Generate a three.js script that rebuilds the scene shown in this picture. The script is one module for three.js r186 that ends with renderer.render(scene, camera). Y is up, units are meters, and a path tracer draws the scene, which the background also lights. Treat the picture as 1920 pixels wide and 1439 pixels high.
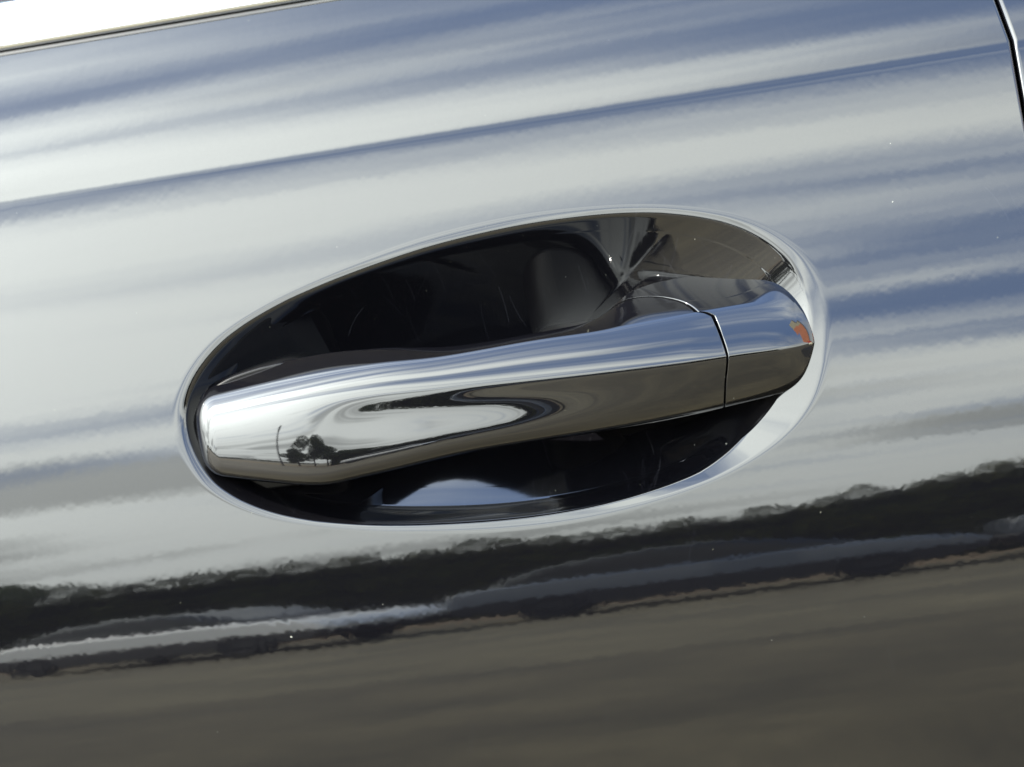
import * as THREE from 'three';
import { mergeGeometries } from 'three/addons/utils/BufferGeometryUtils.js';

const D2R = Math.PI / 180, lerp = (a, b, t) => a + (b - a) * t, clamp = (x, a = 0, b = 1) => Math.min(b, Math.max(a, x));
const smooth = (a, b, x) => { const t = clamp((x - a) / (b - a)); return t * t * (3 - 2 * t); };

// ---------- camera ----------
const scene = new THREE.Scene();
const H0 = 0.93;                                                       // height of the handle recess centre above the ground
const YAW = 9 * D2R, PITCH = 10 * D2R, DIST = 0.75, ROLL = 10.0 * D2R;
const camera = new THREE.PerspectiveCamera(18.75, 1024 / 767, 0.05, 3000);
const aim = new THREE.Vector3(0.0028, H0 - 0.0042, 0);
camera.position.set(Math.sin(YAW) * Math.cos(PITCH), Math.sin(PITCH), Math.cos(YAW) * Math.cos(PITCH)).multiplyScalar(DIST).add(aim);
camera.up.set(Math.sin(ROLL) * Math.cos(YAW), Math.cos(ROLL), -Math.sin(ROLL) * Math.sin(YAW));
camera.lookAt(aim);

// ---------- the door's side profile: lean of its surface (degrees) against height (metres from the recess centre) ----------
const LEAN = [[-0.6, -7], [-0.3, -5], [-0.2, -3.5], [-0.127, -1.2], [-0.078, 6.3], [-0.054, 10.3], [0, 18], [0.0742, 28.6], [0.0778, 33.8], [0.125, 43.5], [0.2, 46]];
const leanAt = (v) => {
  let k = 0; while (k < LEAN.length - 2 && v > LEAN[k + 1][0]) k++;
  return lerp(LEAN[k][1], LEAN[k + 1][1], clamp((v - LEAN[k][0]) / (LEAN[k + 1][0] - LEAN[k][0]), 0, 1));
};
const PV0 = -0.6, PDV = 0.0004, PN = 2001, profile = new Float64Array(PN), leanTable = new Float64Array(PN);
{
  const raw = Array.from({ length: PN }, (_, i) => leanAt(PV0 + i * PDV));
  for (let i = 0; i < PN; i++) {                                       // rounded where the lean changes pace: over 1 cm, at the crease over 2 mm
    const v = PV0 + i * PDV, w = Math.round(lerp(2, 14, smooth(0.004, 0.02, Math.abs(v - 0.076))));
    let s = 0; for (let j = -w; j <= w; j++) s += raw[clamp(i + j, 0, PN - 1)];
    leanTable[i] = s / (2 * w + 1);
  }
  const zero = Math.round((0 - PV0) / PDV);
  for (let i = zero + 1; i < PN; i++) profile[i] = profile[i - 1] - PDV * Math.tan((leanTable[i] + leanTable[i - 1]) / 2 * D2R);
  for (let i = zero - 1; i >= 0; i--) profile[i] = profile[i + 1] + PDV * Math.tan((leanTable[i] + leanTable[i + 1]) / 2 * D2R);
}
const sample = (t, v) => { const x = clamp((v - PV0) / PDV, 0, PN - 1.001), i = Math.floor(x); return lerp(t[i], t[i + 1], x - i); };
const BARREL = 1 / 4.5;                                                // the side is also bowed gently along its length
const RAKE = 0.012;                                                     // the door's lines drop a little from left to right
const skinZ = (x, v) => sample(profile, v + RAKE * x) - 0.5 * BARREL * x * x;
const skinNormal = (x, v) => { const t = Math.tan(sample(leanTable, v + RAKE * x) * D2R); return new THREE.Vector3(BARREL * x + RAKE * t, t, 1).normalize(); };
camera.focus = 0.728; camera.userData.fStop = 18;
let seed = 7;
const rnd = () => { seed = (seed + 0x6d2b79f5) | 0; let t = Math.imul(seed ^ (seed >>> 15), 1 | seed); t = (t + Math.imul(t ^ (t >>> 7), 61 | t)) ^ t; return ((t ^ (t >>> 14)) >>> 0) / 4294967296; };

// ---------- sky: cloud fields over blue air, computed by direction ----------
const hash = (x, y, s) => { let h = Math.imul(x | 0, 374761393) + Math.imul(y | 0, 668265263) + Math.imul(s | 0, 2147483647 ^ 0x5bd1e995); h = Math.imul(h ^ (h >>> 13), 1274126177); return ((h ^ (h >>> 16)) >>> 0) / 4294967296; };
function vnoise(x, y, s) {
  const i = Math.floor(x), j = Math.floor(y), fx = x - i, fy = y - j, u = fx * fx * fx * (fx * (fx * 6 - 15) + 10), w = fy * fy * fy * (fy * (fy * 6 - 15) + 10);
  return lerp(lerp(hash(i, j, s), hash(i + 1, j, s), u), lerp(hash(i, j + 1, s), hash(i + 1, j + 1, s), u), w);
}
function fbm(x, y, s, oct, gain = 0.5) { let a = 1, t = 0, n = 0; for (let k = 0; k < oct; k++) { t += a * vnoise(x, y, s + k); n += a; a *= gain; const q = x * 1.6 - y * 1.2; y = x * 1.2 + y * 1.6 + 3.7; x = q + 1.3; } return t / n; }

const SUN_AZ = -77 * D2R, SUN_EL = 38 * D2R;                            // azimuth from the door's outward direction, towards the right
const sunDir = new THREE.Vector3(Math.sin(SUN_AZ) * Math.cos(SUN_EL), Math.sin(SUN_EL), Math.cos(SUN_AZ) * Math.cos(SUN_EL));
function makeSky() {
  const W = 2048, Hh = 1024, data = new Float32Array(W * Hh * 4);
  for (let j = 0; j < Hh; j++) {
    const el = ((j + 0.5) / Hh - 0.5) * Math.PI, sy = Math.sin(el), cy = Math.cos(el);
    for (let i = 0; i < W; i++) {
      const az = ((i + 0.5) / W - 0.5) * 2 * Math.PI, o = (j * W + i) * 4;
      data[o + 3] = 1;
      if (el < -0.02) { data[o] = 0.30; data[o + 1] = 0.29; data[o + 2] = 0.27; continue; }
      const x = cy * Math.cos(az), z = cy * Math.sin(az), up = Math.max(sy, 0.0), toSun = Math.acos(clamp(x * sunDir.x + sy * sunDir.y + z * sunDir.z, -1, 1));
      const h = 1 / (up + 0.10), px = x * h, pz = z * h;
      const bend = 1.5 * fbm(px * 0.5 + 9, pz * 0.8, 91, 3);
      const big = fbm(px * 0.34 + bend * 0.6 + 4.1, pz * 2.5 + bend + 2.7, 11, 7, 0.54);
      const wisp = fbm(px * 0.7 + bend * 0.6, pz * 6.5 + bend - 5.2, 37, 6, 0.55);
      const cover = lerp(0.80, 0.58, smooth(0.15, 0.65, sy)) - 0.235 * smooth(-0.5, 0.25, x) * smooth(0.1, 0.4, sy) ;
      const d = smooth(0.5 - 0.16, 0.5 + 0.18, big * 0.64 + wisp * 0.36 + (cover - 0.5) * 0.9);
      const thick = smooth(0.45, 0.75, fbm(px * 0.6 + 31 + bend, pz * 2.4 + 7, 53, 6, 0.52));
      const glow = Math.exp(-toSun / 0.33);
      const lum = (1.08 - 0.50 * thick) * (1 + 0.55 * Math.exp(-toSun / 0.7) + 3.1 * glow) * lerp(0.70, 1, smooth(0, 0.42, sy));
      const haze = Math.exp(-up / 0.16);
      const air = 0.6 * glow;
      const sky = [lerp(0.15, 0.58, haze) + air, lerp(0.262, 0.66, haze) + air, lerp(0.52, 0.70, haze) + air * 0.95], cl = [lum * 0.945, lum * 1.0, lum * 0.965];
      for (let c = 0; c < 3; c++) data[o + c] = lerp(sky[c], cl[c], lerp(0.05, 1, d));
    }
  }
  const t = new THREE.DataTexture(data, W, Hh, THREE.RGBAFormat, THREE.FloatType);
  t.mapping = THREE.EquirectangularReflectionMapping; t.magFilter = THREE.LinearFilter; t.minFilter = THREE.LinearFilter; t.wrapS = THREE.RepeatWrapping; t.needsUpdate = true;
  return t;
}
scene.background = scene.environment = makeSky();

// ---------- sun and exposure ----------
const sun = new THREE.DirectionalLight(new THREE.Color().setRGB(1, 0.93, 0.82), 3.2);
sun.position.copy(sunDir).multiplyScalar(60); sun.castShadow = true;
sun.shadow.mapSize.set(2048, 2048); Object.assign(sun.shadow.camera, { left: -40, right: 40, top: 40, bottom: -40, near: 1, far: 150 }); sun.shadow.radius = 1;
scene.add(sun, sun.target);
const renderer = new THREE.WebGLRenderer({ antialias: true });
renderer.setSize(1024, 767); renderer.shadowMap.enabled = true;
renderer.toneMapping = THREE.LinearToneMapping; renderer.toneMappingExposure = 7.3;

// ---------- helpers ----------
const used = {};
const numbered = (name) => { const k = used[name] = (used[name] ?? -1) + 1; return k ? name + '_' + String(k).padStart(3, '0') : name; };
const shadows = (m) => { m.castShadow = m.receiveShadow = true; return m; };
function part(name, geometry, material, parent) { const m = shadows(new THREE.Mesh(geometry, material)); m.name = parent === scene ? numbered(name) : name; parent.add(m); return m; }
function tag(o, label, category, group, kind) { o.userData = { label, ...(category && { category }), ...(group && { group }), ...(kind && { kind }) }; return o; }
function thing(name, [x, y, z], label, category, group) { const g = new THREE.Group(); g.name = numbered(name); g.position.set(x, y, z); scene.add(g); return tag(g, label, category, group); }
// a surface from rows of points; uv in metres; normals from the faces unless given
function sheet(rows, { normals, uvs, closed = false, flip = false } = {}) {
  const n = rows[0].length, pos = [], uv = [], nor = [], idx = [];
  rows.forEach((r, j) => r.forEach((p, i) => { pos.push(p[0], p[1], p[2]); const q = uvs ? uvs[j][i] : [p[0], p[1]]; uv.push(q[0], q[1]); if (normals) nor.push(normals[j][i].x, normals[j][i].y, normals[j][i].z); }));
  for (let j = 0; j + 1 < rows.length; j++) for (let i = 0; i < (closed ? n : n - 1); i++) {
    const a = j * n + i, b = j * n + (i + 1) % n, c = a + n, d = b + n;
    if (flip) idx.push(a, c, b, b, c, d); else idx.push(a, b, c, b, d, c);
  }
  const g = new THREE.BufferGeometry();
  g.setAttribute('position', new THREE.Float32BufferAttribute(pos, 3)); g.setAttribute('uv', new THREE.Float32BufferAttribute(uv, 2)); g.setIndex(idx);
  if (normals) g.setAttribute('normal', new THREE.Float32BufferAttribute(nor, 3)); else g.computeVertexNormals();
  return g;
}
// smooth curve through keyed values
function keyed(keys) {
  return (x) => {
    const n = keys.length; if (x <= keys[0][0]) return keys[0][1]; if (x >= keys[n - 1][0]) return keys[n - 1][1];
    let k = 0; while (x > keys[k + 1][0]) k++;
    const [x0, y0] = keys[k], [x1, y1] = keys[k + 1], h = x1 - x0, t = (x - x0) / h;
    const s = (i) => { if (i <= 0 || i >= n - 1) return (keys[Math.min(i + 1, n - 1)][1] - keys[Math.max(i - 1, 0)][1]) / (keys[Math.min(i + 1, n - 1)][0] - keys[Math.max(i - 1, 0)][0]); return (keys[i + 1][1] - keys[i - 1][1]) / (keys[i + 1][0] - keys[i - 1][0]); };
    const m0 = s(k) * h, m1 = s(k + 1) * h, t2 = t * t, t3 = t2 * t;
    return y0 * (2 * t3 - 3 * t2 + 1) + m0 * (t3 - 2 * t2 + t) + y1 * (3 * t2 - 2 * t3) + m1 * (t3 - t2);
  };
}

// ---------- materials ----------
function peelTexture() {                                               // the slight waviness of sprayed clear coat, a height map
  const N = 1024, P = 0.12, d = new Float32Array(N * N * 4), wrap = (cells, s) => (x, y) => {
    const i = Math.floor(x), j = Math.floor(y), fx = x - i, fy = y - j, u = fx * fx * (3 - 2 * fx), w = fy * fy * (3 - 2 * fy), q = (a, b) => hash(((a % cells) + cells) % cells, ((b % cells) + cells) % cells, s);
    return lerp(lerp(q(i, j), q(i + 1, j), u), lerp(q(i, j + 1), q(i + 1, j + 1), u), w);
  };
  const layers = [[24, 0.55], [48, 0.62], [96, 0.34]].map(([c, a], k) => [c, a, wrap(c, 200 + k)]);
  for (let j = 0; j < N; j++) for (let i = 0; i < N; i++) {
    let h = 0; for (const [c, a, f] of layers) h += a * f(i / N * c, j / N * c);
    const o = (j * N + i) * 4; d[o] = d[o + 1] = d[o + 2] = h / 1.51; d[o + 3] = 1;
  }
  const t = new THREE.DataTexture(d, N, N, THREE.RGBAFormat, THREE.FloatType);
  t.wrapS = t.wrapT = THREE.RepeatWrapping; t.magFilter = THREE.LinearFilter; t.repeat.set(1 / P, 1 / P); t.needsUpdate = true;
  return t;
}
function dustTexture(size, specks, scratches, s0) {                    // black paint with grains of dust and hairline scratches on it
  const N = 2048, c = document.createElement('canvas'); c.width = c.height = N;
  const g = c.getContext('2d'), k = N / size; seed = s0;
  g.fillStyle = 'rgb(6,6,8)'; g.fillRect(0, 0, N, N);
  for (let i = 0; i < specks; i++) {
    const x = rnd() * N, y = rnd() * N, r = k * lerp(0.00010, 0.00028, rnd() ** 3), v = Math.round(lerp(45, 115, rnd() ** 2));
    g.fillStyle = `rgb(${v},${v},${v - 8})`; g.beginPath(); g.ellipse(x, y, r, r * lerp(1, 1.6, rnd()), rnd() * 3, 0, 7); g.fill();
  }
  for (let i = 0; i < scratches; i++) {
    const x = rnd() * N, y = rnd() * N, a = lerp(1.1, 2.3, rnd()), L = k * lerp(0.004, 0.016, rnd()), b = (rnd() - 0.5) * 0.5, v = Math.round(lerp(13, 34, rnd() ** 2));
    g.strokeStyle = `rgb(${v},${v},${v + 4})`; g.lineWidth = k * lerp(0.00008, 0.00018, rnd()); g.beginPath(); g.moveTo(x, y);
    g.quadraticCurveTo(x + Math.cos(a + b) * L / 2, y + Math.sin(a + b) * L / 2, x + Math.cos(a) * L, y + Math.sin(a) * L); g.stroke();
  }
  const t = new THREE.CanvasTexture(c); t.colorSpace = THREE.SRGBColorSpace; t.wrapS = t.wrapT = THREE.RepeatWrapping; t.repeat.set(1 / size, 1 / size);
  return t;
}
const peel = peelTexture();
const gloss = (o) => new THREE.MeshPhysicalMaterial({ roughness: 0.035, metalness: 0, ior: 1.6, side: THREE.DoubleSide, ...o });
const M = {
  paint: gloss({ map: dustTexture(0.36, 70, 30, 3), bumpMap: peel, bumpScale: 0.9e-5 }),
  recess: gloss({ map: dustTexture(0.20, 110, 260, 21), bumpMap: peel, bumpScale: 3e-6 }),
  handle: gloss({ map: dustTexture(0.27, 60, 0, 33), roughness: 0.03 }),
  rubber: new THREE.MeshStandardMaterial({ color: new THREE.Color().setRGB(0.006, 0.006, 0.0058), roughness: 0.5, side: THREE.DoubleSide }),
  gasket: gloss({ color: new THREE.Color().setRGB(0.003, 0.003, 0.0033), roughness: 0.34, ior: 1.4, specularIntensity: 0.5 }),
  chrome: new THREE.MeshStandardMaterial({ color: new THREE.Color().setRGB(0.62, 0.63, 0.64), metalness: 1, roughness: 0.12, side: THREE.DoubleSide }),
  tint: gloss({ color: new THREE.Color().setRGB(0.003, 0.0035, 0.004), ior: 1.5 }),
};
// ---------- the car's side ----------
const car = thing('car', [0, 0, 0], 'gloss black car seen close, oval recess with pull handle in its door', 'car');
const GAPX = (v) => 0.1748 - 0.17 * Math.max(0, v - 0.0755);           // rear edge of the door
const BELT = 0.1246, SILL = -0.45, PX = 0.128, PV = 0.066;
const at = (x, w) => { const v = w - RAKE * x; return [x, H0 + v, skinZ(x, v)]; };
const nAt = (x, w) => skinNormal(x, w - RAKE * x);
const OUTLINE = [[-112, 3.5], [-111.4, -8.5], [-105.4, -21.4], [-88.5, -33.1], [-58.6, -42.1], [-31.4, -46.9], [-3.7, -49.8], [20.2, -49.9], [44.5, -47.4], [68.8, -42], [87.4, -34], [97.8, -25.6], [103.4, -16.9], [106.6, -6.2], [107.7, 3], [106.3, 14.4], [101.8, 23], [91.7, 32], [80.7, 37.6], [66.9, 41.8], [51.6, 45], [33.8, 47], [9.7, 48], [-19.1, 46], [-48, 40.5], [-66.5, 35.7], [-81, 31], [-97, 23.4], [-106.6, 14.2]]
  .map(([u, v]) => new THREE.Vector3(u / 1000, v / 1000 + RAKE * u / 1000, 0));
const rim = new THREE.CatmullRomCurve3(OUTLINE, true, 'centripetal');
{ // evened out: the measured outline is smoothed a little
  const pts = rim.getSpacedPoints(240).slice(0, 240);
  for (let k = 0; k < 9; k++) { const q = pts.map((p) => p.clone()); pts.forEach((p, i) => p.copy(q[i]).multiplyScalar(0.5).addScaledVector(q[(i + 1) % 240], 0.25).addScaledVector(q[(i + 239) % 240], 0.25)); }
  rim.points = pts.filter((_, i) => i % 4 === 0);
}
// door skin: a grid of rows and columns with a patch of rings round the recess
function grid(xs, ws, keep, xAt) {
  const rows = ws.map((w) => xs.map((x) => at(xAt ? xAt(x, w) : x, w))), nrm = ws.map((w) => xs.map((x) => nAt(xAt ? xAt(x, w) : x, w)));
  const g = sheet(rows, { normals: nrm });
  if (keep) {
    const idx = [], src = g.index.array, n = xs.length;
    for (let j = 0, q = 0; j + 1 < ws.length; j++) for (let i = 0; i + 1 < n; i++, q += 6) if (keep(i, j)) for (let k = 0; k < 6; k++) idx.push(src[q + k]);
    g.setIndex(idx);
  }
  return g;
}
const span = (a, b, n) => Array.from({ length: n + 1 }, (_, i) => lerp(a, b, i / n));
const joinAll = (list) => { const g = mergeGeometries(list); return g; };
const NX = 192, NW = 96;
const xsDoor = [...span(-0.80, -0.30, 60).slice(0, -1), ...span(-0.30, -PX, 90).slice(0, -1), ...span(-PX, PX, NX), ...span(PX, 0.1752, 24).slice(1)];
const ws = [...span(SILL, -0.16, 80).slice(0, -1), ...span(-0.16, -PV, 60).slice(0, -1), ...span(-PV, PV, NW).slice(0, -1), ...span(PV, 0.0735, 8).slice(0, -1), ...span(0.0735, 0.0795, 30).slice(0, -1), ...span(0.0795, BELT, 40)];
const c0 = xsDoor.indexOf(-PX), r0 = 140;
const toGap = (x, w) => (x > PX ? lerp(PX, GAPX(w - RAKE * x), (x - PX) / (0.1752 - PX)) : x);
const flat = grid(xsDoor, ws, (i, j) => !(i >= c0 && i < c0 + NX && j >= r0 && j < r0 + NW), toGap);
// perimeter of the patch, anticlockwise from its lower left corner
const edge = [...span(-PX, PX, NX).slice(0, -1).map((x) => [x, -PV]), ...span(-PV, PV, NW).slice(0, -1).map((w) => [PX, w]), ...span(PX, -PX, NX).slice(0, -1).map((x) => [x, PV]), ...span(PV, -PV, NW).slice(0, -1).map((w) => [-PX, w])];
const NA = edge.length;
const rimAt = (() => {                                                  // the rim point in the direction of each perimeter point
  const dense = rim.getSpacedPoints(6000).slice(0, 6000), ang = (x, y) => Math.atan2(y / 0.0485, x / 0.1095);
  const tab = dense.map((p) => [ang(p.x, p.y), p]).sort((a, b) => a[0] - b[0]);
  return edge.map(([x, w]) => {
    const a = ang(x * 0.0485 / 0.1095 * (0.1095 / 0.128) * 1.9 + x * 0.1, w * 1.0); let lo = 0, hi = tab.length - 1;
    while (hi - lo > 1) { const m = (lo + hi) >> 1; if (tab[m][0] > a) hi = m; else lo = m; }
    const t = clamp((a - tab[lo][0]) / (tab[hi][0] - tab[lo][0] || 1));
    return tab[lo][1].clone().lerp(tab[hi][1], t);
  });
})();
const rings = [], ringN = [];
for (let k = 0; k <= 24; k++) {
  const t = (k / 24);
  rings.push(edge.map(([x, w], i) => at(lerp(x, rimAt[i].x, t), lerp(w, rimAt[i].y, t))));
  ringN.push(edge.map(([x, w], i) => nAt(lerp(x, rimAt[i].x, t), lerp(w, rimAt[i].y, t))));
}
const patch = sheet(rings, { normals: ringN, closed: true });
// folded rear edge, top edge and bottom edge of a panel
function fold(points, normals, outs, r, deep, flip) {                   // points along an edge, rolled over by radius r away from outs
  const rows = [], nrm = [], uvs = []; let len = 0;
  for (let k = 0; k <= 14; k++) {
    const a = Math.min(k, 12) / 12 * Math.PI / 2, back = k > 12 ? (k - 12) / 2 * deep : 0;
    rows.push(points.map((p, i) => { const n = normals[i], o = outs[i]; return [0, 1, 2].map((c) => p[c] + o.getComponent(c) * r * Math.sin(a) - n.getComponent(c) * (r * (1 - Math.cos(a)) + back)); }));
    nrm.push(points.map((p, i) => normals[i].clone().multiplyScalar(Math.cos(a)).addScaledVector(outs[i], Math.sin(a)).normalize()));
  }
  return sheet(rows, { normals: nrm, flip });
}
const gapPts = ws.map((w) => at(toGap(0.1752, w), w)), gapN = ws.map((w) => nAt(0.1752, w)), outX = (s) => gapN.map((n) => new THREE.Vector3(s, 0, 0).addScaledVector(n, -n.x * s).normalize());
const topPts = (xs) => xs.map((x) => at(toGap(x, BELT), BELT)), topN = (xs) => xs.map((x) => nAt(x, BELT)), outUp = (ns) => ns.map((n) => new THREE.Vector3(0, n.z, -n.y).normalize());
const skin = part('door_skin', joinAll([flat, patch, fold(gapPts, gapN, outX(1), 0.0011, 0.012, true), fold(topPts(xsDoor), topN(xsDoor), outUp(topN(xsDoor)), 0.001, 0.01)]), M.paint, car);
// panel behind the door
const GAP = 0.0011 + 0.0007 + 0.0018, xsRear = span(0, 0.42, 60);
const rearX = (x, w) => GAPX(w - RAKE * 0.18) + GAP + x;
const rearPts = ws.map((w) => at(rearX(0, w), w)), rearN = ws.map((w) => nAt(rearX(0, w), w));
const rearTop = xsRear.map((x) => at(rearX(x, BELT), BELT)), rearTopN = xsRear.map((x) => nAt(rearX(x, BELT), BELT));
part('rear_panel', joinAll([grid(xsRear, ws, null, rearX), fold(rearPts, rearN, rearN.map((n) => new THREE.Vector3(-1, 0, 0).addScaledVector(n, n.x).normalize()), 0.0018, 0.012), fold(rearTop, rearTopN, outUp(rearTopN), 0.001, 0.01)]), M.paint, car);
// strips along the belt: a black rubber seal, a bright moulding, then dark glass
const xsBelt = span(-0.80, 0.58, 90);
const beltStrip = (section) => sheet(section.map(([w, out]) => xsBelt.map((x) => { const n = nAt(x, BELT), b = at(x, BELT), u = new THREE.Vector3(0, n.z, -n.y).normalize(); return [0, 1, 2].map((c) => b[c] + u.getComponent(c) * w + n.getComponent(c) * out); })), { uvs: section.map(([w]) => xsBelt.map((x) => [x, w])) });
const arc = (cx, cy, rx, ry, a0, a1, n) => span(a0, a1, n).map((a) => [cx + rx * Math.cos(a * D2R), cy + ry * Math.sin(a * D2R)]);
part('window_seal', beltStrip([[0.0006, -0.012], [0.0006, -0.0010], ...arc(0.0018, -0.0010, 0.0012, 0.0009, 180, 20, 8), [0.0034, -0.012]]), M.rubber, car);
part('belt_moulding', beltStrip([[0.0031, -0.010], [0.0031, 0.0004], ...arc(0.014, 0.0006, 0.0108, 0.0034, 180, 90, 16), ...arc(0.020, 0.0006, 0.005, 0.0034, 88, 0, 10), [0.025, -0.010]]), M.chrome, car);
part('window_glass', sheet(span(0, 0.5, 12).map((h) => xsBelt.map((x) => { const n = nAt(x, BELT), b = at(x, BELT); return [x, b[1] - n.y * 0.006 + 0.017 + h * 0.9, b[2] - 0.021 - h * 0.45 - 0.06 * h * h]; }))), M.tint, car);
part('sill', sheet([[0, 0], [0.006, -0.004], [0.006, -0.012], [-0.01, -0.10], [-0.05, -0.17], [-0.12, -0.20], [-0.30, -0.20]].map(([z, y]) => xsBelt.map((x) => { const b = at(x, SILL); return [x, b[1] - 0.006 + y, b[2] + z]; }))), M.paint, car);
{ const b = new THREE.BoxGeometry(1.38, 0.72, 0.5); b.translate(-0.11, 0.68, -0.40); part('light_blocker', b, M.rubber, car); }  // plain black box added behind the panels to block light

// ---------- the recess: a rolled rim, then walls that fall to a flat floor; both follow the direction from the middle ----------
const DEEP = 0.031, RC = new THREE.Vector3(-0.002, -0.002, 0);
const around = (list) => { const k = [...list.map(([a, y]) => [a - 360, y]), ...list, ...list.map(([a, y]) => [a + 360, y])]; return keyed(k); };
const kRimLean = around([[0, 15], [35, 11], [90, 10], [150, 10], [180, 12], [215, 14], [270, 15], [300, 17], [322, 17], [340, 16]]);
const kRimWide = around([[0, 5.5], [35, 4.2], [90, 4.2], [150, 3.8], [180, 2.8], [215, 3.6], [270, 4.2], [300, 6.5], [325, 11], [342, 8.5]]);
const kPow = around([[0, 2.2], [15, 1.9], [35, 1.65], [56, 1.8], [72, 2.08], [90, 2.05], [120, 2.2], [150, 2.8], [180, 4.0], [215, 2.6], [270, 2.2], [296, 1.9], [315, 1.6], [335, 1.8]]);
const kStep = around([[0, 0], [185, 0], [215, 0.6], [235, 1], [270, 1], [290, 0.9], [308, 0.3], [322, 0], [345, 0]]);   // share of wall that drops steeply at once
{
  const N = 150, prof = rimAt.map((P) => {
    const th = Math.atan2(P.y / 0.0485, P.x / 0.1095) / D2R, R = Math.min(P.distanceTo(RC), 0.078), L = kRimWide(th) / 1000, ra = kRimLean(th), d = [0], ds = R / 800;
    const d0 = L * Math.tan(ra * D2R), p = kPow(th), step = clamp(kStep(th)), T1 = Math.tan(63 * D2R), D1 = step * (T1 * 0.095 * R + 0.0008);
    for (let i = 1; i <= 800; i++) {
      const s = (i - 0.5) * ds, q = clamp((s - L) / (R - L)), t1 = Math.tan(ra * D2R) * smooth(0, 0.0028, s), base = (DEEP - d0 - D1) * p * Math.pow(1 - q, p - 1) / (R - L), t2 = lerp(base, Math.max(base, T1), step * (1 - smooth(0.07, 0.125, q)));
      d.push(d[i - 1] + ds * lerp(t1, t2, smooth(L - 0.0010, L + 0.0014, s)));
    }
    return { R, d };
  });
  const rows = [];
  for (let k = 0; k <= N; k++) {
    const q = k / N, w = q < 0.6 ? 0.30 * (q / 0.6) : lerp(0.30, 0.985, (q - 0.6) / 0.4);
    rows.push(rimAt.map((P, i) => {
      const { d } = prof[i], y = clamp(w * 800, 0, 799.999), j = Math.floor(y), deep = lerp(d[j], d[j + 1], y - j), x = lerp(P.x, RC.x, w), ww = lerp(P.y, RC.y, w), b = at(x, ww), n = nAt(x, ww);
      return [b[0] - n.x * deep, b[1] - n.y * deep, b[2] - n.z * deep];
    }));
  }
  for (let it = 0; it < 30; it++) for (let k = 40; k <= N; k++) {       // evens out the floor round the ring centre
    const r = rows[k].map((p) => p[2]); rows[k].forEach((p, i) => { p[2] = r[i] * 0.5 + 0.25 * (r[(i + 1) % NA] + r[(i + NA - 1) % NA]); });
  }
  const g = sheet(rows, { closed: true }), nor = g.attributes.normal;
  rimAt.forEach((P, i) => { const n = nAt(P.x, P.y); nor.setXYZ(i, n.x, n.y, n.z); });
  part('handle_recess', g, M.recess, car);
}

const GASKET = [[-60, 8.8], [-68.5, 12.2], [-75.8, 12.2], [-81.7, 11.5], [-88.8, 10.1], [-94.9, 7.8], [-100.7, 4.7], [-104.6, 1.6], [-106.4, -2.3], [-106.8, -6.8], [-106, -11.3], [-103.4, -15.8], [-98.5, -19.2], [-91, -20.8], [-80, -19], [-66, -10]];
// ---------- the handle: a bar whose cross-section is drawn by the lean of its surface, from behind the top round the front to behind the bottom ----------
const kRidge = keyed([[-101, 0.5], [-70, 3.0], [-40, 3.8], [-17, 2.7], [13, 1.1], [45, -0.6], [73, -2.4], [96, -4.5]]);
const kOut = keyed([[-103, 3], [-80, 11.3], [-60, 16.9], [-40, 20.2], [-20, 21.8], [8, 22], [40, 20.5], [62, 17], [78, 11.5], [92, 6], [101, 1.5]]);
const kFlank = [0, 0.12, 0.25, 0.5, 0.75, 1].map((q, i) => [q, keyed([
  [-101, [28, 24, 20, 14, 9, 3][i]], [-62, [28, 21, 16, 12.5, 9, 3][i]], [-45, [28, 14, 9.8, 13.5, 11, 2][i]], [-20, [28, 10.5, 6.6, 12.5, 12.5, 0][i]], [0, [28, 5, 1.5, 9.5, 11, -2][i]],
  [20, [28, 3, -1, 3, 3, -8][i]], [40, [28, 2, -3, -2, -4, -14][i]], [70, [28, 2, -5, -7, -10, -18][i]], [101, [28, 2, -6, -8, -12, -20][i]]])]);
const kSky = keyed([[-101, 5.5], [-60, 6.5], [-20, 8], [15, 11], [45, 12], [75, 14], [101, 14]]);      // length of the upper front, which shows the sky
const kTop = keyed([[-101, 74], [-60, 73], [-35, 78], [-10, 88], [25, 88], [34, 84], [44, 73], [58, 71], [72, 72], [82, 68], [92, 57], [102, 52]]);   // lean of the top
const kTopL = keyed([[-101, 12], [-60, 13], [-38, 12], [-20, 11.2], [26, 12], [46, 24], [70, 25], [101, 22]]);
const kBottom = keyed([[-101, -19], [-82, -22], [-61, -24.6], [-45, -23.2], [-8, -20], [43, -20.8], [69, -20.8], [84, -20.5], [101, -19]]);
const TN = 176;
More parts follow.
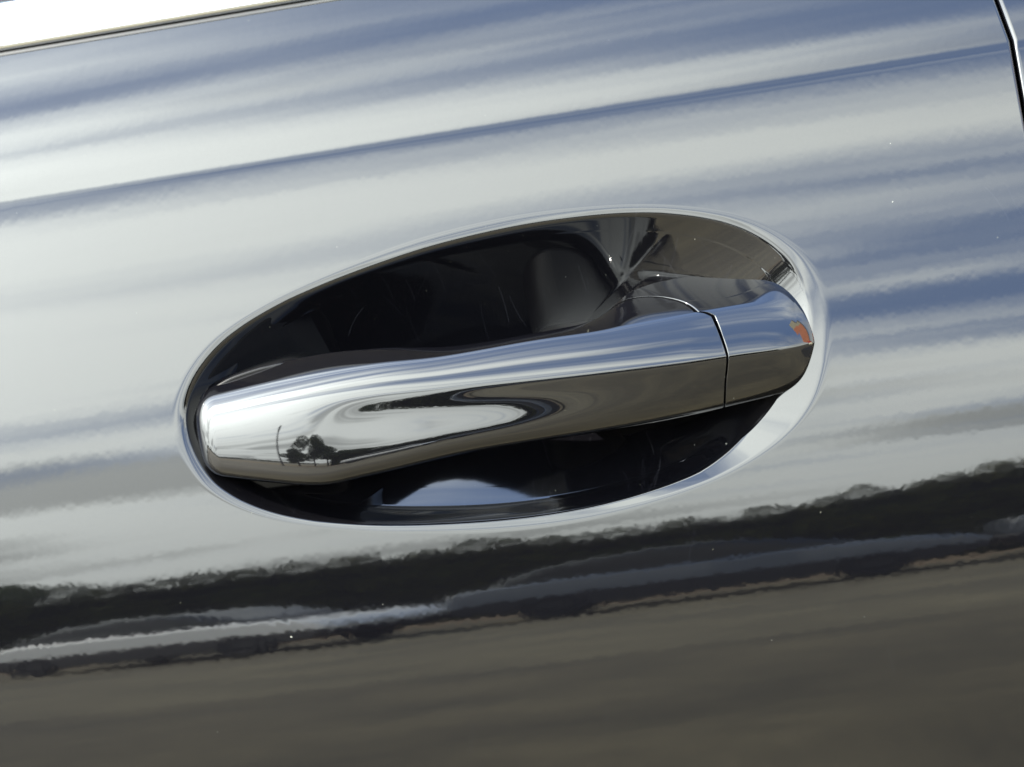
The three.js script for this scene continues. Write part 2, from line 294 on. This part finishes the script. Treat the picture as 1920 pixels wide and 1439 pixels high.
function section(u) {                                                    // points [v, z] in metres, of even parameter t
  const ridge = kRidge(u), F = Math.max(6, (ridge - kBottom(u) - 4.4) / 0.985), top = kTop(u), flank = keyed(kFlank.map(([q, k]) => [q, k(u)])), f1 = flank(1);
  const seg = [[4, (t) => lerp(165, top + 6, t)], [kTopL(u), (t) => lerp(top + 6, top - 5, t)], [3.5, (t) => lerp(top - 5, 48, t)], [kSky(u), (t) => lerp(48, 28, t)], [F * 0.5, (t) => flank(t * 0.5)], [F * 0.5, (t) => flank(0.5 + t * 0.5)], [7, (t) => lerp(f1, -80, t)], [10, (t) => lerp(-80, -98, t)], [4, (t) => lerp(-98, -165, t)]];
  const each = TN / 9 | 0, pts = [[0, 0]], sub = 8; let v = 0, z = 0, r = null;
  seg.forEach(([L, phi], s) => {
    if (s === 4) r = [v, z];
    for (let k = 0; k < each; k++) {
      for (let j = 0; j < sub; j++) { const a = phi((k + (j + 0.5) / sub) / each) * D2R, d = L / each / sub; v -= Math.cos(a) * d; z += Math.sin(a) * d; }
      pts.push([v, z]);
    }
  });
  const vr = ridge / 1000, zr = skinZ(u / 1000, vr) + kOut(u) / 1000;
  return pts.map(([a, b]) => [vr + (a - r[0]) / 1000, zr + (b - r[1]) / 1000]);
}
const UL = -104.2, UR = 102, TABLE = 900;
const table = Array.from({ length: TABLE + 1 }, (_, i) => section(lerp(UL, UR, i / TABLE)));
const TC = table[0].length;
function bar(u, t) {                                                     // u in mm, t in 0..1 round the section
  const x = clamp((u - UL) / (UR - UL) * TABLE, 0, TABLE - 1e-6), i = Math.floor(x), fx = x - i, y = clamp(t * (TC - 1), 0, TC - 1.000001), j = Math.floor(y), fy = y - j;
  let [v, z] = [0, 1].map((c) => lerp(lerp(table[i][j][c], table[i][j + 1][c], fy), lerp(table[Math.min(i + 1, TABLE)][j][c], table[Math.min(i + 1, TABLE)][j + 1][c], fy), fx));
  const vc = -0.0065, zb = skinZ(u / 1000, vc) - 0.004;
  const el = clamp((u - UL) / 9), er = clamp((UR - u) / 17), round = (e, p) => Math.pow(Math.max(0, 1 - Math.pow(1 - e, p)), 1 / p);
  const kv = round(el, 3.0) * round(er, 3.5), kz = round(el, 2.2) * round(er, 2.6);
  v = vc + (v - vc) * kv; z = zb + (z - zb) * kz;
  return [u / 1000, H0 + v, z];
}
// the joint between the grip and the fixed end piece slants from far left behind the top to the right at the front
const kSeam = keyed([[0, 30], [0.09, 33], [0.11, 36], [0.135, 43], [0.165, 55], [0.20, 63], [0.25, 67.5], [0.33, 70.5], [0.40, 72.5], [0.46, 73.5], [0.60, 71.5], [0.78, 69.5], [1, 68]]);
const seamHalf = (t) => lerp(0.85, 0.58, smooth(0.3, 0.5, t));
function barSheet(uOf, nU, lip, sign) {
  const rows = [];
  for (let i = 0; i <= nU; i++) rows.push(span(0, 1, TC - 1).map((t) => bar(uOf(i / nU, t), t)));
  const g = sheet(rows, { closed: true, flip: sign < 0 });
  if (lip) {                                                             // the end that meets the joint is rolled inward
    const nor = g.attributes.normal, end = rows[nU], n0 = nU * TC, extra = [end];
    for (const [along, deep] of [[0.10, 0.012], [0.20, 0.05], [0.30, 0.12], [0.38, 0.24], [0.43, 0.40], [0.45, 0.65], [0.45, 5]]) extra.push(end.map((p, j) => { const w = n0 + j; return [p[0] + sign * along / 1000 - nor.getX(w) * deep / 1000, p[1] - nor.getY(w) * deep / 1000, p[2] - nor.getZ(w) * deep / 1000]; }));
    return sheet([...rows, ...extra.slice(1)], { closed: true, flip: sign < 0 });
  }
  return g;
}
const endEase = (s) => 1 - Math.cos(s * Math.PI / 2);
const handle = part('door_handle', barSheet((s, t) => { const e = kSeam(t) - seamHalf(t); return s < 0.25 ? UL + 9 * endEase(s / 0.25) : lerp(UL + 9, e, (s - 0.25) / 0.75); }, 560, true, 1), M.handle, car);
part('handle_end_cap', barSheet((s, t) => { const q = 1 - s, b = kSeam(t) + seamHalf(t); return q > 0.5 ? UR - 17 * endEase((1 - q) / 0.5) : lerp(b, UR - 17, q / 0.5); }, 260, true, -1), M.handle, handle);
// black gasket round the handle's left foot: measured outline in mm, drawn as a bevelled collar
{
  const o = GASKET.map(([u, v]) => new THREE.Vector2(u / 1000, v / 1000)), sh = new THREE.Shape(new THREE.SplineCurve(o).getPoints(80)), base = skinZ(-0.09, 0) - 0.022;
  const g = new THREE.ExtrudeGeometry(sh, { depth: 0.030, bevelEnabled: true, bevelThickness: 0.0012, bevelSize: 0.0008, bevelSegments: 4, curveSegments: 60 });
  g.applyMatrix4(new THREE.Matrix4().makeRotationY(-0.06)); g.translate(0, H0, base - 0.009);
  part('handle_gasket', g, M.gasket, car);
}

// two dark feet carrying the bar, added and sized to block mirrored sky
for (const [u0, u1, v0, v1] of [[-97, -56, -27, 6], [6, 78, -16, 7]]) {
  const r = 0.010, w = (u1 - u0) / 1000, h = (v1 - v0) / 1000, sh = new THREE.Shape();
  sh.absarc(w / 2 - r, h / 2 - r, r, 0, Math.PI / 2); sh.absarc(-w / 2 + r, h / 2 - r, r, Math.PI / 2, Math.PI); sh.absarc(-w / 2 + r, -h / 2 + r, r, Math.PI, Math.PI * 1.5); sh.absarc(w / 2 - r, -h / 2 + r, r, Math.PI * 1.5, Math.PI * 2); sh.closePath();
  const g = new THREE.ExtrudeGeometry(sh, { depth: 0.026, bevelEnabled: true, bevelThickness: 0.0015, bevelSize: 0.001, bevelSegments: 4, curveSegments: 10 });
  g.translate((u0 + u1) / 2000, H0 + (v0 + v1) / 2000, -0.030); part('foot', g, M.gasket, handle);
}
// ---------- the place in front of the car, which its gloss mirrors ----------
function speckled(base, spread, cells, size, s) {                       // sRGB colour map of a rough mineral or leafy surface: fine grain and broad patches
  const N = 1024, d = new Uint8Array(N * N * 4);
  for (let j = 0; j < N; j++) for (let i = 0; i < N; i++) {
    const w = (c, k) => { const x = i / N * c, y = j / N * c, a = Math.floor(x), b = Math.floor(y), u = x - a, v = y - b, q = (p, r) => hash(p % c, r % c, s + k); return lerp(lerp(q(a, b), q(a + 1, b), u), lerp(q(a, b + 1), q(a + 1, b + 1), u), v); };
    const n = (w(cells, 1) * 0.5 + w(cells * 5, 2) * 0.25 + hash(i, j, s) * 0.25 - 0.5) * 2 * spread, o = (j * N + i) * 4;
    for (let c = 0; c < 3; c++) d[o + c] = clamp(base[c] * (1 + n), 0, 255);
    d[o + 3] = 255;
  }
  const t = new THREE.DataTexture(d, N, N); t.colorSpace = THREE.SRGBColorSpace; t.wrapS = t.wrapT = THREE.RepeatWrapping; t.magFilter = THREE.LinearFilter; t.repeat.set(1 / size, 1 / size); t.needsUpdate = true;
  return t;
}
const rough = (o) => new THREE.MeshStandardMaterial({ roughness: 0.92, ...o });
const rgb = (r, g, b) => new THREE.Color().setRGB(r, g, b);
Object.assign(M, {
  asphalt: rough({ map: speckled([88, 82, 63], 0.32, 23, 14, 400) }), gravel: rough({ map: speckled([122, 106, 84], 0.3, 12, 6, 410) }), grass: rough({ map: speckled([98, 84, 46], 0.35, 16, 5, 420) }),
  concrete: rough({ color: rgb(0.32, 0.31, 0.28) }), line: rough({ color: rgb(0.30, 0.28, 0.24) }), bark: rough({ color: rgb(0.07, 0.055, 0.04) }),
  treeLeaf: new THREE.MeshPhysicalMaterial({ color: rgb(0.09, 0.115, 0.05), roughness: 0.8, specularIntensity: 0.3, side: THREE.DoubleSide }),
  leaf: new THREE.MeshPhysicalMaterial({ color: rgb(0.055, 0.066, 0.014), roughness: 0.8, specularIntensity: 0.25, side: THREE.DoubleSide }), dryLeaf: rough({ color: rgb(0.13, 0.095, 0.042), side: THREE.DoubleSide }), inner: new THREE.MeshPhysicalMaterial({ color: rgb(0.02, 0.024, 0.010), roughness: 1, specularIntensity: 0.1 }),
  cladding: rough({ color: rgb(0.012, 0.012, 0.013), roughness: 0.6 }), dimmedAsphalt: rough({ map: speckled([75, 69, 52], 0.34, 31, 14, 430) }),
  tyre: rough({ color: rgb(0.012, 0.012, 0.012) }), rim: new THREE.MeshStandardMaterial({ color: rgb(0.5, 0.5, 0.5), metalness: 1, roughness: 0.3 }), glass: new THREE.MeshPhysicalMaterial({ color: rgb(0.006, 0.008, 0.008), roughness: 0.03, ior: 1.5 }),
  lamp: new THREE.MeshPhysicalMaterial({ color: rgb(0.5, 0.5, 0.5), roughness: 0.1, ior: 1.5 }), steel: rough({ color: rgb(0.10, 0.09, 0.075), roughness: 0.6 }),
});
const lay = (name, x0, x1, z0, z1, y, m) => { const g = new THREE.PlaneGeometry(x1 - x0, z1 - z0); g.rotateX(-Math.PI / 2); g.translate((x0 + x1) / 2, y, (z0 + z1) / 2); const p = g.attributes.position, u = g.attributes.uv; for (let i = 0; i < p.count; i++) u.setXY(i, p.getX(i), p.getZ(i)); const o = part(name, g, m, scene); o.userData.kind = 'structure'; return o; };
lay('ground', -1200, 1200, -1200, 1200, 0, M.asphalt);
lay('gravel_strip', -60, 60, 17.2, 19.4, 0.012, M.gravel);
lay('grass_verge', -60, 60, 19.4, 30, 0.02, M.grass);
lay('dimmed_near_ground', -60, 60, -40, 5.2, 0.004, M.dimmedAsphalt);  // near ground coloured darker, imitating how it scatters less light up close
tag(lay('parking_line', -34, -8.5, 6.6, 6.72, 0.008, M.line), 'pale worn line painted along the brown asphalt', 'parking line');
// leaves set on random points of an ellipsoid cloud
const leafShape = (() => { const g = new THREE.BufferGeometry(); g.setAttribute('position', new THREE.Float32BufferAttribute([0, -0.5, 0, 0.3, 0, 0.06, 0, 0.5, 0, -0.3, 0, 0.06], 3)); g.setAttribute('uv', new THREE.Float32BufferAttribute([0, 0, 1, 0, 1, 1, 0, 1], 2)); g.setIndex([0, 1, 2, 0, 2, 3]); g.computeVertexNormals(); return g; })();
function foliage(name, blobs, perBlob, size, parent, mat0 = M.leaf) {
  const m = new THREE.InstancedMesh(leafShape, mat0, blobs.length * perBlob), q = new THREE.Quaternion(), e = new THREE.Euler(), mat = new THREE.Matrix4(), p = new THREE.Vector3(), s = new THREE.Vector3(), col = new THREE.Color();
  let k = 0;
  for (const [x, y, z, rx, ry, rz] of blobs) for (let i = 0; i < perBlob; i++) {
    const a = rnd() * 6.283, c = rnd() * 2 - 1, r = Math.cbrt(lerp(0.35, 1, rnd())), w = Math.sqrt(1 - c * c);
    p.set(x + rx * r * w * Math.cos(a), y + ry * r * c, z + rz * r * w * Math.sin(a)); e.set(rnd() * 6, rnd() * 6, rnd() * 6); q.setFromEuler(e);
    const f = size * lerp(0.6, 1.4, rnd()); s.set(f, f, f); m.setMatrixAt(k, mat.compose(p, q, s));
    const b = lerp(0.55, 1.5, rnd()); m.setColorAt(k++, col.setRGB(b * lerp(0.9, 1.25, rnd()), b, b * 0.9));
  }
  m.name = name; shadows(m); parent.add(m); return m;
}
// hedge of dense evergreens along the far side
seed = 101;
const hedgeTop = (x) => 3.15 + 1.0 * smooth(-5, 6, x) + 0.7 * (vnoise(x * 0.5, 3, 8) - 0.5);
{
  const h = thing('hedge', [0, 0, 0], 'tall dark evergreen hedge along the far edge of the parking area', 'hedge');
  const blobs = []; for (let x = -12.2; x < 24; x += 0.45) for (let k = 0; k < 4; k++) { const t = hedgeTop(x) + 0.3 * (rnd() - 0.5); blobs.push([x + rnd() * 0.4, lerp(0.3, t - 0.25, k / 3), 20.6 + (rnd() - 0.5) * 0.8, k === 3 ? 0.3 : 0.55, k === 3 ? 0.40 : 0.55, k === 3 ? 0.3 : 0.6]); }
  foliage('leaves', blobs, 420, 0.11, h).userData.kind = 'stuff';
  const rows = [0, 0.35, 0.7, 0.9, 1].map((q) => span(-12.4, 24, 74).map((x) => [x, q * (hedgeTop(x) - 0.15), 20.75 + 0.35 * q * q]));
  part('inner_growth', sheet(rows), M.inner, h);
  const d = []; for (let x = 2.6; x < 14; x += 0.4) d.push([x, 0.28 + 0.2 * rnd(), 13.2 + 0.3 * rnd(), 0.4, 0.3, 0.4]);
  tag(foliage('dry_shrubs', d, 200, 0.12, scene, M.dryLeaf), 'low strip of dry ochre shrubs in front of the hedge', 'shrubs', null, 'stuff');
}
function tree(x, z, h, r, label, parts) {
  const t = thing('tree', [x, 0, z], label, 'tree');
  const trunk = new THREE.CylinderGeometry(0.10, 0.2, h * 0.5, 9); trunk.translate(0, h * 0.25, 0); part('trunk', trunk, M.bark, t);
  const blobs = []; for (let i = 0; i < parts; i++) { const a = rnd() * 6.283, q = Math.sqrt(rnd()) * r * 0.8; blobs.push([Math.cos(a) * q, h * lerp(0.30, 0.88, rnd()), Math.sin(a) * q, r * 0.36, r * 0.26, r * 0.36]); }
  const c = foliage('crown', blobs, 700, 0.17, t, M.treeLeaf); c.userData.kind = 'stuff';
}
tree(-18.0, 22.8, 7.4, 3.2, 'spreading broadleaf tree, the tallest of those left of the hedge', 26);
tree(-11.6, 23.6, 4.9, 2.2, 'broadleaf tree whose crown rises just behind the hedge end', 18);
tree(-22.6, 23.4, 5.0, 2.4, 'low broadleaf tree, farthest left of those beside the hedge', 18);
tree(-14.4, 23.0, 6.6, 2.5, 'broadleaf tree standing clear, nearest the left end of the hedge', 18);
{
  const p = thing('pole', [-17, 0, 15], 'bare slender pole with a splayed top on open ground', 'pole');
  const g = new THREE.CylinderGeometry(0.06, 0.09, 6.6, 12); g.translate(0, 3.3, 0); part('shaft', g, M.steel, p);
  for (const [a, l] of [[0.14, 1.0], [-0.10, 0.8], [0.03, 1.1]]) { const b = new THREE.CylinderGeometry(0.05, 0.09, l, 8); b.translate(0, l / 2, 0); b.rotateZ(-a); b.translate(0, 6.4, 0); part('branch', b, M.steel, p); }
  const blobs = []; for (let a = -125; a < -36; a += 0.9) { const d = 150 + 10 * Math.sin(a), h = 1.2 + 3.2 * vnoise(a * 0.35, 1, 77) ** 2; blobs.push([Math.sin(a * D2R) * d, h * 0.5, Math.cos(a * D2R) * d, 2.4, h * 0.6, 2.4]); }
  tag(foliage('treeline', blobs, 90, 0.8, scene), 'low dark line of distant trees on the horizon', 'treeline', null, 'stuff');
}
// parked cars
function parkedCar(x, z, turn, paint, label, tall = 1) {
  const c = thing('parked_car', [x, 0, z], label, 'car', null);
  c.rotation.y = turn; c.scale.y = tall;
  const shape = (pts) => new THREE.Shape(new THREE.SplineCurve(pts.map(([a, b]) => new THREE.Vector2(a, b))).getPoints(90));
  const ex = (pts, half, bevel) => { const g = new THREE.ExtrudeGeometry(shape(pts), { depth: half * 2 - bevel * 2, bevelEnabled: true, bevelThickness: bevel, bevelSize: bevel * 0.8, bevelSegments: 6 }); g.translate(0, 0, -half + bevel); return g; };
  part('body', ex([[-2.08, 0.56], [-2.12, 0.72], [-2.0, 0.90], [-1.3, 0.96], [0.7, 0.95], [1.6, 0.86], [2.05, 0.72], [2.1, 0.56], [1.0, 0.52], [-1.0, 0.52], [-2.08, 0.56]], 0.86, 0.10), paint, c);
  part('cladding', ex([[-2.06, 0.36], [-2.08, 0.56], [-1.0, 0.60], [1.0, 0.60], [2.06, 0.56], [2.06, 0.38], [1.0, 0.26], [-1.0, 0.26], [-2.06, 0.36]], 0.87, 0.05), M.cladding, c);
  part('cabin', ex([[-1.75, 0.94], [-1.35, 1.28], [-0.7, 1.42], [0.1, 1.42], [0.65, 1.2], [1.1, 0.92], [0, 0.88], [-1.75, 0.94]], 0.70, 0.16), M.glass, c);
  part('roof', ex([[-1.2, 1.37], [-0.7, 1.47], [0.1, 1.46], [0.45, 1.34], [-0.3, 1.39], [-1.2, 1.37]], 0.62, 0.05), M.cladding, c);
  for (const [wx, wz] of [[-1.3, 0.80], [1.3, 0.80], [-1.3, -0.80], [1.3, -0.80]]) {
    const w = new THREE.Group(); w.name = 'wheel'; w.position.set(wx, 0.32, wz); c.add(w);
    const ty = new THREE.TorusGeometry(0.235, 0.085, 12, 28); ty.scale(1, 1, 1.2); part('tyre', ty, M.tyre, w);
    const ri = new THREE.CylinderGeometry(0.19, 0.19, 0.1, 24); ri.rotateX(Math.PI / 2); part('rim', ri, M.tyre, w);
  }
  for (const s of [-1, 1]) { const l = new THREE.SphereGeometry(0.12, 14, 10); l.scale(0.9, 0.6, 1.2); l.translate(2.06, 0.64, s * 0.62); part('headlight', l, M.lamp, c); }
}
const carPaint = (r, g, b) => new THREE.MeshPhysicalMaterial({ color: rgb(r, g, b), roughness: 0.35, ior: 1.5, clearcoat: 1, clearcoatRoughness: 0.03 });
parkedCar(-5.2, 14, 0.42, carPaint(0.72, 0.73, 0.72), 'white car parked across the asphalt, at the left end of the row');
parkedCar(-0.7, 14.4, -0.02, carPaint(0.12, 0.14, 0.17), 'grey-blue car parked across the asphalt right of the white one', 1.12);
parkedCar(3.9, 14.6, -0.03, carPaint(0.05, 0.06, 0.075), 'tall dark slate car parked at the right end of the row', 1.3);
// tall banner on a dark foot
{
  const b = thing('banner', [3.0, 0, 0.42], 'upright orange and red banner on a dark foot at the edge', 'banner'); b.rotation.y = -1.35;
  const f = new THREE.CylinderGeometry(0.36, 0.42, 0.10, 24); f.translate(0, 0.05, 0); part('foot', f, M.tyre, b);
  const pl = new THREE.CylinderGeometry(0.02, 0.02, 3.6, 10); pl.translate(-0.15, 1.85, 0); part('mast', pl, M.steel, b);
  for (const [y0, y1, c] of [[0.5, 1.15, [0.7, 0.66, 0.5]], [1.15, 1.9, [0.38, 0.035, 0.025]], [1.9, 3.1, [0.40, 0.15, 0.08]], [3.1, 3.6, [0.3, 0.28, 0.2]]]) { const g = new THREE.BoxGeometry(0.28, y1 - y0, 0.012); g.translate(0.01, (y0 + y1) / 2, 0); part('panel', g, rough({ color: rgb(...c) }), b); }
}
renderer.render(scene, camera);
